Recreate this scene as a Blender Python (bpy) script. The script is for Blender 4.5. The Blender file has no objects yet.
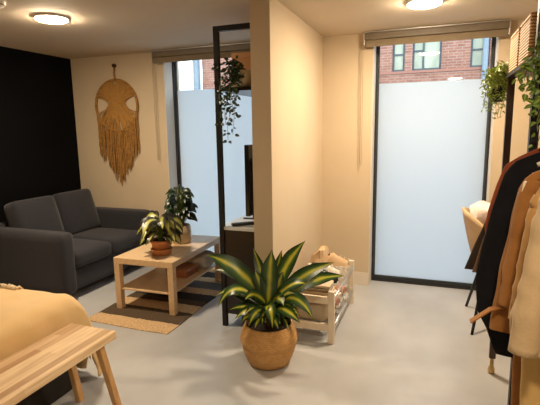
import bpy, math, random
from mathutils import Vector, Matrix, Euler, noise
R = math.radians
PI = math.pi
sc = bpy.context.scene
COL = sc.collection

# ------------------------------------------------------------------ materials
def new_mat(name):
    m = bpy.data.materials.new(name); m.use_nodes = True
    nt = m.node_tree
    return m, nt, nt.nodes['Principled BSDF']

def N(nt, kind, **kw):
    n = nt.nodes.new(kind)
    for k, v in kw.items():
        if k in n.inputs: n.inputs[k].default_value = v
        else: setattr(n, k, v)
    return n

def ramp(nt, fac, stops):
    r = nt.nodes.new('ShaderNodeValToRGB')
    els = r.color_ramp.elements
    while len(els) < len(stops): els.new(0.5)
    for e, (p, c) in zip(els, stops):
        e.position = p; e.color = (*c, 1)
    nt.links.new(fac, r.inputs[0])
    return r.outputs[0]

def mat(name, c1, c2=None, rough=.6, scale=8, stretch=(1, 1, 1), bump=0, bscale=None, metal=0, spec=.5, sheen=0, detail=4, trans=0):
    """Noise-varied principled surface."""
    m, nt, b = new_mat(name)
    c2 = c2 or c1
    tc = N(nt, 'ShaderNodeTexCoord'); mp = N(nt, 'ShaderNodeMapping')
    mp.inputs['Scale'].default_value = stretch
    nt.links.new(tc.outputs['Object'], mp.inputs[0])
    no = N(nt, 'ShaderNodeTexNoise'); no.inputs['Scale'].default_value = scale; no.inputs['Detail'].default_value = detail
    nt.links.new(mp.outputs[0], no.inputs['Vector'])
    nt.links.new(ramp(nt, no.outputs['Fac'], [(.3, c1), (.7, c2)]), b.inputs['Base Color'])
    b.inputs['Roughness'].default_value = rough
    b.inputs['Metallic'].default_value = metal
    b.inputs['Specular IOR Level'].default_value = spec
    if sheen: b.inputs['Sheen Weight'].default_value = sheen
    if bump:
        n2 = N(nt, 'ShaderNodeTexNoise'); n2.inputs['Scale'].default_value = bscale or scale * 4; n2.inputs['Detail'].default_value = 4
        nt.links.new(mp.outputs[0], n2.inputs['Vector'])
        bp = N(nt, 'ShaderNodeBump'); bp.inputs['Strength'].default_value = bump; bp.inputs['Distance'].default_value = .01
        nt.links.new(n2.outputs['Fac'], bp.inputs['Height']); nt.links.new(bp.outputs[0], b.inputs['Normal'])
    return m

def plank_mat(name, cols, width, row, axis='y', rough=.4, mortar=0):
    """Butcher-block strips running along one axis."""
    m, nt, b = new_mat(name)
    tc = N(nt, 'ShaderNodeTexCoord'); sp = N(nt, 'ShaderNodeSeparateXYZ'); cb = N(nt, 'ShaderNodeCombineXYZ')
    nt.links.new(tc.outputs['Object'], sp.inputs[0])
    a, c = {'y': ('Y', 'X'), 'x': ('X', 'Y'), 'xz': ('X', 'Z')}[axis]
    nt.links.new(sp.outputs[a], cb.inputs[0]); nt.links.new(sp.outputs[c], cb.inputs[1])
    br = N(nt, 'ShaderNodeTexBrick')
    br.inputs['Scale'].default_value = 1; br.inputs['Brick Width'].default_value = width; br.inputs['Row Height'].default_value = row
    br.inputs['Mortar Size'].default_value = mortar; br.inputs['Bias'].default_value = 0
    br.inputs['Color1'].default_value = (*cols[0], 1); br.inputs['Color2'].default_value = (*cols[1], 1)
    br.inputs['Mortar'].default_value = (*cols[2], 1)
    br.offset = .37; br.squash = 1
    nt.links.new(cb.outputs[0], br.inputs['Vector'])
    mp = N(nt, 'ShaderNodeMapping')
    mp.inputs['Scale'].default_value = {'y': (40, 3, 40), 'x': (3, 40, 40), 'xz': (3, 3, 3)}[axis]
    nt.links.new(tc.outputs['Object'], mp.inputs[0])
    no = N(nt, 'ShaderNodeTexNoise'); no.inputs['Scale'].default_value = 1.4; no.inputs['Detail'].default_value = 5
    nt.links.new(mp.outputs[0], no.inputs['Vector'])
    mx = N(nt, 'ShaderNodeMix', data_type='RGBA', blend_type='MULTIPLY'); mx.inputs[0].default_value = .6
    nt.links.new(br.outputs['Color'], mx.inputs[6])
    nt.links.new(ramp(nt, no.outputs['Fac'], [(.3, (.66, .54, .44)), (.6, (1, 1, 1))]), mx.inputs[7])
    nt.links.new(mx.outputs[2], b.inputs['Base Color'])
    b.inputs['Roughness'].default_value = rough
    return m

def stripe_leaf(name, edge, mid, center, w1=.16, w2=.34, rough=.35, noise_scale=9, amp=.28):
    """Leaf blade with a lighter stripe along its midrib (UV: u across, v along)."""
    m, nt, b = new_mat(name)
    uv = N(nt, 'ShaderNodeUVMap'); sp = N(nt, 'ShaderNodeSeparateXYZ'); nt.links.new(uv.outputs[0], sp.inputs[0])
    s = N(nt, 'ShaderNodeMath', operation='SUBTRACT'); s.inputs[1].default_value = .5; nt.links.new(sp.outputs[0], s.inputs[0])
    a = N(nt, 'ShaderNodeMath', operation='ABSOLUTE'); nt.links.new(s.outputs[0], a.inputs[0])
    tc = N(nt, 'ShaderNodeTexCoord')
    no = N(nt, 'ShaderNodeTexNoise'); no.inputs['Scale'].default_value = noise_scale; nt.links.new(tc.outputs['Object'], no.inputs['Vector'])
    ml = N(nt, 'ShaderNodeMath', operation='MULTIPLY_ADD'); ml.inputs[1].default_value = amp; ml.inputs[2].default_value = -amp / 2
    nt.links.new(no.outputs['Fac'], ml.inputs[0])
    ad = N(nt, 'ShaderNodeMath', operation='ADD'); nt.links.new(a.outputs[0], ad.inputs[0]); nt.links.new(ml.outputs[0], ad.inputs[1])
    nt.links.new(ramp(nt, ad.outputs[0], [(0, center), (w1, mid), (w2, edge)]), b.inputs['Base Color'])
    b.inputs['Roughness'].default_value = rough
    return m

def emit(name, col, s):
    m, nt, b = new_mat(name)
    b.inputs['Base Color'].default_value = (*col, 1)
    b.inputs['Emission Color'].default_value = (*col, 1); b.inputs['Emission Strength'].default_value = s
    return m

WALL = mat('cream_wall_paint', (.59, .475, .33), (.62, .50, .35), rough=.75, scale=3, bump=.03, bscale=90)
CEIL = mat('ceiling_paint', (.61, .51, .39), (.64, .54, .41), rough=.85, scale=2)
DARK = mat('charcoal_wall_paint', (.0025, .0025, .003), (.004, .004, .0045), rough=.8, scale=2, spec=.08)
TRIM = mat('white_trim_paint', (.70, .63, .54), rough=.45)
FLOOR = mat('poured_concrete_floor', (.385, .385, .39), (.53, .53, .535), rough=.34, scale=1.7, stretch=(1.3, .9, 1), bump=.03, bscale=25, detail=6)
BLACK = mat('black_powder_coated_metal', (.006, .006, .007), (.010, .010, .011), rough=.45, spec=.35)
FRAME = mat('dark_window_frame', (.010, .011, .013), (.016, .017, .019), rough=.4)
OAK = mat('birch_effect_wood', (.66, .45, .25), (.76, .55, .33), rough=.28, scale=2.2, stretch=(14, 2, 14))
BENCHW = plank_mat('acacia_strips', ((.90, .68, .42), (.42, .22, .09), (.25, .12, .05)), .42, .042, 'y', rough=.35)
BENCHLEG = mat('acacia_leg', (.50, .26, .09), (.66, .38, .15), rough=.4, scale=3, stretch=(18, 18, 3))
SOFA = mat('charcoal_weave', (.021, .0205, .026), (.034, .033, .041), rough=.85, scale=120, bump=.25, bscale=400, sheen=.22, spec=.15)
THROW = mat('mustard_cotton', (.73, .49, .22), (.79, .55, .28), rough=.85, scale=5, bump=.15, bscale=160, sheen=.2)
CREAMCL = mat('cream_cotton', (.75, .58, .36), (.82, .66, .44), rough=.9, scale=12, bump=.2, bscale=90)
DKFAB = mat('black_divan_fabric', (.012, .010, .009), (.02, .016, .014), rough=.9)
TERRA = mat('terracotta', (.55, .20, .07), (.64, .27, .10), rough=.7, scale=10)
SAND = mat('sand_glazed_pot', (.50, .36, .22), (.58, .43, .28), rough=.5, scale=14)
SOIL = mat('potting_soil', (.02, .013, .008), (.045, .03, .02), rough=1, scale=60, bump=.5)
STEM = mat('green_stem', (.10, .14, .03), (.16, .2, .05), rough=.5)
DRAC = stripe_leaf('dracaena_leaf', (.010, .034, .008), (.045, .11, .014), (.60, .55, .06), .19, .41)
LEAFA = stripe_leaf('dumb_cane_leaf', (.016, .016, .010), (.30, .30, .06), (.50, .48, .13), .17, .27, noise_scale=11, amp=.75)
LEAFB = stripe_leaf('dark_calathea_leaf', (.008, .020, .008), (.02, .045, .014), (.12, .16, .06), .03, .14, noise_scale=30)
IVYL = stripe_leaf('dark_ivy_leaf', (.012, .028, .012), (.03, .06, .02), (.06, .10, .03), .05, .3)
IVYR = stripe_leaf('green_ivy_leaf', (.09, .19, .03), (.27, .35, .06), (.52, .53, .13), .06, .3, noise_scale=14)
FERN = stripe_leaf('lime_fern_leaf', (.26, .38, .06), (.38, .48, .10), (.48, .56, .16), .1, .4)
TVB = mat('screen_black', (.004, .004, .005), rough=.15)
CAB = mat('black_brown_cabinet', (.014, .009, .007), (.02, .013, .010), rough=.3, scale=3, stretch=(2, 2, 14))
CABTOP = mat('cabinet_top_with_reflection', (.62, .63, .64), rough=.25)  # pale colour stands in for the window's reflection on the top
PLAST = mat('black_plastic', (.012, .012, .013), rough=.5)
PINE = mat('pale_pine', (.76, .64, .48), (.84, .73, .57), rough=.5, scale=3, stretch=(10, 10, 2))
STEEL = mat('silver_tube', (.62, .62, .63), rough=.3, metal=.8)
MACR = mat('ochre_jute', (.19, .082, .014), (.44, .225, .055), rough=.95, scale=55, bump=.3)
MACR2 = mat('ochre_jute_web', (.36, .18, .04), (.46, .24, .06), rough=.95, scale=40)
BLIND = mat('taupe_blind_fabric', (.20, .15, .09), (.23, .175, .11), rough=.8, scale=20)
BLINDB = mat('taupe_blind_cassette', (.17, .135, .09), (.19, .15, .10), rough=.5)
CHROME = mat('pale_aluminium', (.62, .60, .57), rough=.35, metal=.5)
CORD = mat('beige_cord', (.30, .22, .14), rough=.6)
BROWNP = mat('dark_brown_post', (.05, .022, .012), (.075, .034, .018), rough=.4)
BRASS = mat('pale_brass', (.62, .45, .2), rough=.3, metal=.7)
PINK = mat('pink_fleece', (.78, .60, .54), (.86, .70, .64), rough=.95, scale=14, bump=.3, bscale=70, sheen=.3)
CHAIRSH = mat('tan_bucket_shell', (.46, .31, .17), (.55, .38, .22), rough=.6)
KRAFT = mat('kraft_paper', (.58, .39, .22), (.68, .48, .29), rough=.8, scale=9, bump=.4, bscale=22)
GREIGE = mat('greige_canvas', (.40, .32, .22), (.47, .38, .27), rough=.9, scale=16, bump=.2)
BEIGE = mat('beige_folded_cotton', (.62, .47, .31), (.70, .55, .38), rough=.9, scale=20, bump=.2)
SHOEB = mat('black_leather', (.012, .011, .011), rough=.4)
SHOEW = mat('off_white_leather', (.72, .66, .57), rough=.55)
SHOEP = mat('dusty_pink_suede', (.55, .30, .23), rough=.8)
SOLE = mat('white_rubber', (.76, .72, .65), rough=.6)
LAMPW = emit('warm_diffuser', (1.0, .81, .57), 345)
LAMPR = mat('white_lamp_trim', (.8, .76, .7), rough=.5)
PAVE = mat('grey_paving', (.22, .24, .27), (.28, .30, .33), rough=.8, scale=3)
BRICK = plank_mat('red_brick', ((.36, .14, .09), (.27, .095, .06), (.36, .26, .20)), .225, .075, 'xz', rough=.9, mortar=.008)
SOLDIER = mat('brick_soldier_course', (.30, .12, .08), (.36, .15, .10), rough=.9, scale=9, stretch=(12, 1, 1))
RENDER = mat('white_render', (.86, .84, .80), rough=.9)
CREAMR = mat('cream_render', (.72, .66, .46), rough=.9)
GREYP = mat('grey_drainpipe', (.20, .23, .26), rough=.5)
DGREY = mat('dark_grey_window', (.05, .058, .065), rough=.5)
PANE2 = mat('reflective_pane', (.27, .26, .17), (.42, .39, .27), rough=.12, scale=1.3, stretch=(3, 1, 1))
BLINDW = mat('grey_window_blind', (.33, .36, .37), rough=.5)

def rib_mat(name, c1, c2, dark, freq):
    m, nt, b = new_mat(name)
    tc = N(nt, 'ShaderNodeTexCoord')
    w = N(nt, 'ShaderNodeTexWave', wave_type='BANDS', bands_direction='Z'); w.inputs['Scale'].default_value = freq
    w.inputs['Distortion'].default_value = .4; w.inputs['Detail'].default_value = 1
    nt.links.new(tc.outputs['Object'], w.inputs['Vector'])
    nt.links.new(ramp(nt, w.outputs['Fac'], [(0, dark), (.35, c1), (1, c2)]), b.inputs['Base Color'])
    bp = N(nt, 'ShaderNodeBump'); bp.inputs['Strength'].default_value = .8; bp.inputs['Distance'].default_value = .004
    nt.links.new(w.outputs['Fac'], bp.inputs['Height']); nt.links.new(bp.outputs[0], b.inputs['Normal'])
    b.inputs['Roughness'].default_value = .7
    return m
RATTAN = rib_mat('ribbed_rattan', (.60, .33, .13), (.70, .43, .20), (.18, .07, .025), 24)

def weave_mat():
    m, nt, b = new_mat('seagrass_weave')
    tc = N(nt, 'ShaderNodeTexCoord')
    uv = N(nt, 'ShaderNodeUVMap')
    ck = N(nt, 'ShaderNodeTexBrick'); ck.inputs['Scale'].default_value = 1
    ck.inputs['Brick Width'].default_value = .021; ck.inputs['Row Height'].default_value = .011; ck.inputs['Mortar Size'].default_value = .0012
    ck.inputs['Mortar Smooth'].default_value = .6
    ck.inputs['Color1'].default_value = (.56, .29, .09, 1); ck.inputs['Color2'].default_value = (.66, .37, .13, 1); ck.inputs['Mortar'].default_value = (.46, .235, .07, 1)
    nt.links.new(uv.outputs[0], ck.inputs['Vector'])
    nt.links.new(ck.outputs['Color'], b.inputs['Base Color'])
    bp = N(nt, 'ShaderNodeBump', invert=True); bp.inputs['Strength'].default_value = .6; bp.inputs['Distance'].default_value = .006
    nt.links.new(ck.outputs['Fac'], bp.inputs['Height']); nt.links.new(bp.outputs[0], b.inputs['Normal'])
    b.inputs['Roughness'].default_value = .75
    return m
WEAVE = weave_mat()

def rug_mat():
    m, nt, b = new_mat('striped_jute')
    tc = N(nt, 'ShaderNodeTexCoord'); sp = N(nt, 'ShaderNodeSeparateXYZ'); nt.links.new(tc.outputs['Object'], sp.inputs[0])
    no = N(nt, 'ShaderNodeTexNoise'); no.inputs['Scale'].default_value = 30; nt.links.new(tc.outputs['Object'], no.inputs['Vector'])
    k = N(nt, 'ShaderNodeMath', operation='MULTIPLY_ADD'); k.inputs[1].default_value = .03; k.inputs[2].default_value = -.015; nt.links.new(no.outputs['Fac'], k.inputs[0])
    a = N(nt, 'ShaderNodeMath', operation='ADD'); nt.links.new(sp.outputs['Y'], a.inputs[0]); nt.links.new(k.outputs[0], a.inputs[1])
    dv = N(nt, 'ShaderNodeMath', operation='DIVIDE'); dv.inputs[1].default_value = 1.55; nt.links.new(a.outputs[0], dv.inputs[0])
    r = nt.nodes.new('ShaderNodeValToRGB'); r.color_ramp.interpolation = 'CONSTANT'
    tan, brown, blk, grey = (.62, .43, .24), (.085, .055, .03), (.022, .02, .022), (.13, .14, .15)
    stops = [(0, tan), (.095, brown), (.235, tan), (.335, brown), (.40, blk), (.50, tan), (.585, grey), (.70, tan), (.78, blk), (.88, tan)]
    els = r.color_ramp.elements
    while len(els) < len(stops): els.new(.5)
    for e, (p, c) in zip(els, stops): e.position = p; e.color = (*c, 1)
    nt.links.new(dv.outputs[0], r.inputs[0])
    n2 = N(nt, 'ShaderNodeTexNoise'); n2.inputs['Scale'].default_value = 90; nt.links.new(tc.outputs['Object'], n2.inputs['Vector'])
    mx = N(nt, 'ShaderNodeMix', data_type='RGBA', blend_type='MULTIPLY'); mx.inputs[0].default_value = .7
    nt.links.new(r.outputs[0], mx.inputs[6]); nt.links.new(ramp(nt, n2.outputs['Fac'], [(.35, (.5, .45, .4)), (.6, (1.15, 1.1, 1.05))]), mx.inputs[7])
    nt.links.new(mx.outputs[2], b.inputs['Base Color']); b.inputs['Roughness'].default_value = .95
    bp = N(nt, 'ShaderNodeBump'); bp.inputs['Strength'].default_value = .5; bp.inputs['Distance'].default_value = .006
    nt.links.new(n2.outputs['Fac'], bp.inputs['Height']); nt.links.new(bp.outputs[0], b.inputs['Normal'])
    return m
RUG = rug_mat()

def glass_mat():
    m = bpy.data.materials.new('clear_glass'); m.use_nodes = True; nt = m.node_tree; nt.nodes.clear()
    o = N(nt, 'ShaderNodeOutputMaterial'); t = N(nt, 'ShaderNodeBsdfTransparent'); t.inputs[0].default_value = (.93, .96, .96, 1)
    g = N(nt, 'ShaderNodeBsdfGlossy'); g.inputs['Roughness'].default_value = .02
    mx = N(nt, 'ShaderNodeMixShader'); mx.inputs[0].default_value = .05
    nt.links.new(t.outputs[0], mx.inputs[1]); nt.links.new(g.outputs[0], mx.inputs[2]); nt.links.new(mx.outputs[0], o.inputs[0])
    return m
def frost_mat():
    m = bpy.data.materials.new('frosted_film'); m.use_nodes = True; nt = m.node_tree; nt.nodes.clear()
    o = N(nt, 'ShaderNodeOutputMaterial'); t = N(nt, 'ShaderNodeBsdfTranslucent'); t.inputs[0].default_value = (.68, .75, .785, 1)
    d = N(nt, 'ShaderNodeBsdfDiffuse'); d.inputs[0].default_value = (.75, .78, .8, 1)
    mx = N(nt, 'ShaderNodeMixShader'); mx.inputs[0].default_value = .34
    nt.links.new(t.outputs[0], mx.inputs[1]); nt.links.new(d.outputs[0], mx.inputs[2])
    g = N(nt, 'ShaderNodeBsdfGlossy'); g.inputs['Roughness'].default_value = .25
    m2 = N(nt, 'ShaderNodeMixShader'); m2.inputs[0].default_value = .012
    nt.links.new(mx.outputs[0], m2.inputs[1]); nt.links.new(g.outputs[0], m2.inputs[2]); nt.links.new(m2.outputs[0], o.inputs[0])
    return m
GLASS = glass_mat(); FROST = frost_mat()

# ------------------------------------------------------------------ mesh helpers
class MB:
    def __init__(s): s.v = []; s.f = []; s.uv = []
    def add(s, vs, fs, uvs=None):
        b = len(s.v); s.v += [Vector(p) for p in vs]
        for i, f in enumerate(fs):
            s.f.append([b + k for k in f])
            s.uv.append([uvs[k] for k in f] if uvs else None)
        return s
    def box(s, x0, x1, y0, y1, z0, z1, M=None):
        vs = [Vector((x, y, z)) for z in (z0, z1) for y in (y0, y1) for x in (x0, x1)]
        if M: vs = [M @ v for v in vs]
        return s.add(vs, [(0, 2, 3, 1), (4, 5, 7, 6), (0, 1, 5, 4), (2, 6, 7, 3), (0, 4, 6, 2), (1, 3, 7, 5)])
    def bar(s, a, b, w, h, up=(0, 0, 1)):
        a, b = Vector(a), Vector(b); t = (b - a).normalized(); x = t.cross(Vector(up))
        if x.length < 1e-4: x = t.cross(Vector((1, 0, 0)))
        x.normalize(); y = x.cross(t)
        vs = [p + x * (i * w / 2) + y * (j * h / 2) for p in (a, b) for i, j in ((-1, -1), (1, -1), (1, 1), (-1, 1))]
        return s.add(vs, [(3, 2, 1, 0), (4, 5, 6, 7), (0, 1, 5, 4), (1, 2, 6, 5), (2, 3, 7, 6), (3, 0, 4, 7)])
    def tube(s, pts, r, n=10, caps=True):
        pts = [Vector(p) for p in pts]; rs = r if isinstance(r, (list, tuple)) else [r] * len(pts)
        t0 = (pts[1] - pts[0]).normalized()
        ref = Vector((0, 0, 1)) if abs(t0.z) < .9 else Vector((1, 0, 0))
        x = t0.cross(ref).normalized(); vs = []; fs = []
        for i, p in enumerate(pts):
            a = pts[max(i - 1, 0)]; b = pts[min(i + 1, len(pts) - 1)]; t = (b - a).normalized()
            x = (x - t * x.dot(t)).normalized(); y = t.cross(x)
            vs += [p + (x * math.cos(2 * PI * k / n) + y * math.sin(2 * PI * k / n)) * rs[i] for k in range(n)]
        for i in range(len(pts) - 1):
            fs += [(i * n + k, i * n + (k + 1) % n, (i + 1) * n + (k + 1) % n, (i + 1) * n + k) for k in range(n)]
        if caps:
            fs.append(tuple(range(n - 1, -1, -1))); fs.append(tuple(range((len(pts) - 1) * n, len(pts) * n)))
        return s.add(vs, fs)
    def ring(s, c, R0, r, axis='y', n=48, m=8):
        vs = []; fs = []
        for i in range(n):
            a = 2 * PI * i / n
            for j in range(m):
                b = 2 * PI * j / m; q = R0 + r * math.cos(b); h = r * math.sin(b)
                p = (q * math.cos(a), h, q * math.sin(a)) if axis == 'y' else (q * math.cos(a), q * math.sin(a), h)
                vs.append(Vector(c) + Vector(p))
        for i in range(n):
            for j in range(m):
                fs.append((i * m + j, i * m + (j + 1) % m, (i + 1) % n * m + (j + 1) % m, (i + 1) % n * m + j))
        return s.add(vs, fs)
    def lathe(s, prof, c, n=40, uscale=1, wob=0):
        vs = []; fs = []; uvs = []; L = 0
        for i, (r, z) in enumerate(prof):
            if i: L += math.hypot(r - prof[i - 1][0], z - prof[i - 1][1])
            for k in range(n + 1):
                a = 2 * PI * k / n
                q = r * (1 + wob * math.sin(3 * a + 9 * z))
                vs.append((c[0] + q * math.cos(a), c[1] + q * math.sin(a), c[2] + z)); uvs.append((k / n * uscale, L))
        w = n + 1
        for i in range(len(prof) - 1):
            for k in range(n): fs.append((i * w + k, i * w + k + 1, (i + 1) * w + k + 1, (i + 1) * w + k))
        return s.add(vs, fs, uvs)
    def disc(s, c, r, n=32, up=1):
        vs = [(c[0] + r * math.cos(2 * PI * k / n), c[1] + r * math.sin(2 * PI * k / n), c[2]) for k in range(n)]
        return s.add(vs, [tuple(range(n)) if up > 0 else tuple(range(n - 1, -1, -1))])
    def rbox(s, c, size, r, M=None, n=8, puff=0, fn=None):
        """Soft rounded box (cushion); puff swells its big faces."""
        sx, sy, sz = [q / 2 for q in size]; C0 = Vector(c)
        for ax in range(3):
            for sg in (-1, 1):
                vs = []; fs = []
                for i in range(n + 1):
                    for j in range(n + 1):
                        u, v = math.sin((i / n - .5) * PI) if puff or r > .03 else 2 * i / n - 1, math.sin((j / n - .5) * PI) if puff or r > .03 else 2 * j / n - 1
                        p = [0, 0, 0]; p[ax] = sg; p[(ax + 1) % 3] = u * sg; p[(ax + 2) % 3] = v
                        q = Vector((p[0] * sx, p[1] * sy, p[2] * sz))
                        inn = Vector([max(-h + r, min(h - r, w)) for w, h in zip(q, (sx, sy, sz))])
                        d = q - inn
                        if d.length > 1e-6: q = inn + d.normalized() * r
                        if puff:
                            q.z += puff * (q.z / sz) * (1 - (q.x / sx) ** 2) * (1 - (q.y / sy) ** 2)
                        if fn: q = fn(q)
                        if M: q = M @ q
                        vs.append(C0 + q)
                for i in range(n):
                    for j in range(n):
                        a = i * (n + 1) + j; fs.append((a, a + n + 1, a + n + 2, a + 1))
                s.add(vs, fs)
        return s
    def leaf(s, pts, w, nrm=(0, 0, 1), n=8, fold=.25, prof=None, wave=0, ph=0):
        """Blade along a quadratic curve, folded at its midrib."""
        a, b, c = [Vector(p) for p in pts]; nv = Vector(nrm).normalized()
        vs = []; fs = []; uvs = []
        for i in range(n + 1):
            t = i / n; p = a * (1 - t) ** 2 + b * 2 * t * (1 - t) + c * t * t
            tg = ((b - a) * (1 - t) + (c - b) * t).normalized()
            x = tg.cross(nv)
            if x.length < 1e-3: x = Vector((1, 0, 0))
            x.normalize(); up = x.cross(tg)
            q = prof(t) if prof else math.sin(PI * min(1, t ** .75 * .97 + .03)) ** .8
            hw = max(w * q / 2, .0004)
            lift = fold * hw + wave * math.sin(t * 14 + ph) * hw
            lift2 = fold * hw - wave * math.sin(t * 12 + ph * 2) * hw
            for uu, l in ((-1, lift), (-.5, lift * .35), (0, 0), (.5, lift2 * .35), (1, lift2)):
                vs.append(p + x * (uu * hw) + up * l); uvs.append((.5 + uu / 2, t))
        for i in range(n):
            for k in range(4):
                o = i * 5 + k; fs.append((o, o + 1, o + 6, o + 5))
        return s.add(vs, fs, uvs)
    def build(s, name, m, parent=None, smooth=False, bevel=0, kind=None, label=None, seg=2, solid=0):
        org = Vector((0, 0, 0)); q = parent
        while q is not None: org += q.location; q = q.parent
        me = bpy.data.meshes.new(name)
        me.from_pydata([tuple(v - org) for v in s.v], [], s.f); me.update()
        if any(u for u in s.uv):
            l = me.uv_layers.new(name='UVMap'); i = 0
            for u, f in zip(s.uv, s.f):
                for k in range(len(f)):
                    l.data[i].uv = u[k] if u else (0, 0); i += 1
        me.materials.append(m)
        if smooth: me.polygons.foreach_set('use_smooth', [True] * len(me.polygons))
        o = bpy.data.objects.new(name, me); COL.objects.link(o)
        if parent: o.parent = parent
        if solid:
            md = o.modifiers.new('solid', 'SOLIDIFY'); md.thickness = solid; md.offset = 0
        if bevel:
            md = o.modifiers.new('bevel', 'BEVEL'); md.width = bevel; md.segments = seg; md.limit_method = 'ANGLE'; md.angle_limit = R(40)
        if kind: o['kind'] = kind
        if label: o['label'] = label
        return o

def tag(o, label, cat, group=None):
    o['label'] = label; o['category'] = cat
    if group: o['group'] = group
    return o
def thing(name, loc, label, cat, group=None):
    o = bpy.data.objects.new(name, None); COL.objects.link(o); o.location = loc
    o.empty_display_size = .05
    return tag(o, label, cat, group)
def dup(root, loc, label=None, group=None, rz=0):
    r = root.copy(); COL.objects.link(r); r.location = loc; r.rotation_euler.z = rz
    if label: r['label'] = label
    if group: r['group'] = group
    for ch in list(root.children):
        c = ch.copy(); COL.objects.link(c); c.parent = r
        for g in list(ch.children):
            d = g.copy(); COL.objects.link(d); d.parent = c
    return r
def struct(mb, name, m, **kw): return mb.build(name, m, kind='structure', **kw)

# ------------------------------------------------------------------ room shell
XL, XR, YB, YF, H = -3.878, 1.25, 4.095, -1.8, 2.277
XP, XPL, YP = -.986, -1.118, 2.70         # partition: right face, left face, near end
TH = .30                                   # outer wall thickness
W1 = (-2.672, -1.24); W2 = (-.543, .437)   # window openings in the back wall
ZT = 2.262                                 # head of the openings
struct(MB().box(XL - .1, XR + .1, YF - .1, YB + TH, -.12, 0), 'floor', FLOOR)
struct(MB().box(XL - .1, XR + .1, YF - .1, YB + TH, H, H + .12), 'ceiling', CEIL)
bw = MB()
bw.box(XL - .1, W1[0], YB, YB + TH, 0, H).box(W1[1], W2[0], YB, YB + TH, 0, H).box(W2[1], XR + .1, YB, YB + TH, 0, H)
bw.box(W1[0], W1[1], YB, YB + TH, ZT, H).box(W2[0], W2[1], YB, YB + TH, ZT, H)
struct(bw, 'wall_back', WALL)
struct(MB().box(XL - .1, XL, YF, YB, 0, H), 'wall_left', DARK)
struct(MB().box(XR, XR + .1, YF, YB, 0, H), 'wall_right', WALL)
struct(MB().box(XL - .1, XR + .1, YF - .1, YF, 0, H), 'wall_front', WALL)
struct(MB().box(XPL, XP, YP, YB, 0, H), 'wall_partition', WALL)
def skirt(name, x0, x1, y0, y1): struct(MB().box(x0, x1, y0, y1, 0, .105).box(x0 + (.004 if x1 - x0 < .03 else 0), x1 - (.004 if x1 - x0 < .03 else 0), y0 + (.005 if y1 - y0 < .03 else 0), y1, .105, .122), name, TRIM)
skirt('baseboard_back', XP, W2[0] + .002, YB - .014, YB)
struct(MB().box(XP, XP + .014, YP, YB - .014, 0, .122), 'baseboard_partition', TRIM)
struct(MB().box(W2[1], XR, YB - .014, YB, 0, .122), 'baseboard_right', TRIM)
struct(MB().box(XL, W1[0], YB - .014, YB, 0, .122), 'baseboard_left', TRIM)

def window(n, x0, x1, frost_z, xm=None):
    y0, y1 = YB + .155, YB + .215
    fr = MB()
    fr.box(x0, x0 + .020, y0, y1, 0, ZT).box(x1 - .020, x1, y0, y1, 0, ZT)
    fr.box(x0 + .020, x1 - .020, y0, y1, 0, .034).box(x0 + .020, x1 - .020, y0, y1, ZT - .04, ZT)
    o = struct(fr, 'window_%d' % n, FRAME)
    MB().box(x0 + .020, x0 + .034, y0 + .035, y1 - .005, .034, ZT - .04).box(x1 - .034, x1 - .020, y0 + .035, y1 - .005, .034, ZT - .04).box(x0 + .034, x1 - .034, y0 + .035, y1 - .005, .034, .050).build('glazing_bead', DGREY, o)
    MB().box(x0 + .034, x1 - .034, y0 + .040, y0 + .046, frost_z, ZT - .04).build('glass_pane', GLASS, o)
    MB().box(x0 + .034, x1 - .034, y0 + .040, y0 + .046, .050, frost_z).build('frosted_pane', FROST, o)
    # pale lining of the reveal
    struct(MB().box(x0 - .001, x0 + .006, YB - .002, y0, 0, ZT).box(x1 - .006, x1 + .001, YB - .002, y0, 0, ZT), 'trim_%d' % n, TRIM)
    return o
window(1, W1[0], W1[1], 1.895)
window(2, W2[0], W2[1], 1.862)

# ------------------------------------------------------------------ outside
struct(MB().box(-40, 30, YB + TH, 40, -.14, -.02), 'ground', PAVE)
FY = 14.0
bld = thing('brick_building', (0, FY, 0), 'red brick building across the street behind the frosted windows', 'building')
wins = [(-4.6, -3.3), (-2.9, -2.1), (-1.30, -.95), (-.74, .05), (.80, 1.28), (2.0, 2.8), (3.2, 3.6), (-6.4, -5.2)]
wins.sort()
wl = MB(); x = -7.6
WZ0, WZ1 = 3.10, 4.35
for a, b in wins:
    wl.box(x, a, FY, FY + .4, 0, 8.2); wl.box(a, b, FY, FY + .4, 0, WZ0); wl.box(a, b, FY, FY + .4, WZ1, 8.2); x = b
wl.box(x, 12, FY, FY + .4, 0, 8.2)
wl.build('brick_wall', BRICK, bld)
MB().box(-7.6, 12, FY - .03, FY - .001, WZ0 - .07, WZ0 - .002).build('brick_course', SOLDIER, bld)
for a, b in wins:
    f = MB(); t = .055
    f.box(a, a + t, FY + .06, FY + .14, WZ0, WZ1).box(b - t, b, FY + .06, FY + .14, WZ0, WZ1)
    f.box(a + t, b - t, FY + .06, FY + .14, WZ0, WZ0 + t).box(a + t, b - t, FY + .06, FY + .14, WZ1 - t, WZ1)
    if b - a > .6:
        m = a + (b - a) * .38; f.box(m - t / 2, m + t / 2, FY + .06, FY + .14, WZ0 + t, WZ1 - t)
        f.box(a + t, m - t / 2, FY + .06, FY + .14, 3.62, 3.67)
    else: f.box(a + t, b - t, FY + .06, FY + .14, 3.55, 3.60)
    fo = f.build('window', DGREY, bld)
    MB().box(a + t, b - t, FY + .09, FY + .11, WZ0 + t, WZ1 - t).build('pane', PANE2, fo)
MB().tube([(1.17, FY - .09, 0), (1.17, FY - .09, 8)], .075).build('drainpipe', GREYP, bld)
b2 = thing('rendered_building', (-10, FY - .2, 0), 'white rendered building beside the brick one outside the left window', 'building')
MB().box(-14, -7.86, FY - .2, FY + .4, 0, 8.2).build('wall', RENDER, b2)
MB().box(-8.62, -8.40, FY - .26, FY - .2, 0, 8.2).build('pilaster', CREAMR, b2)
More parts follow.
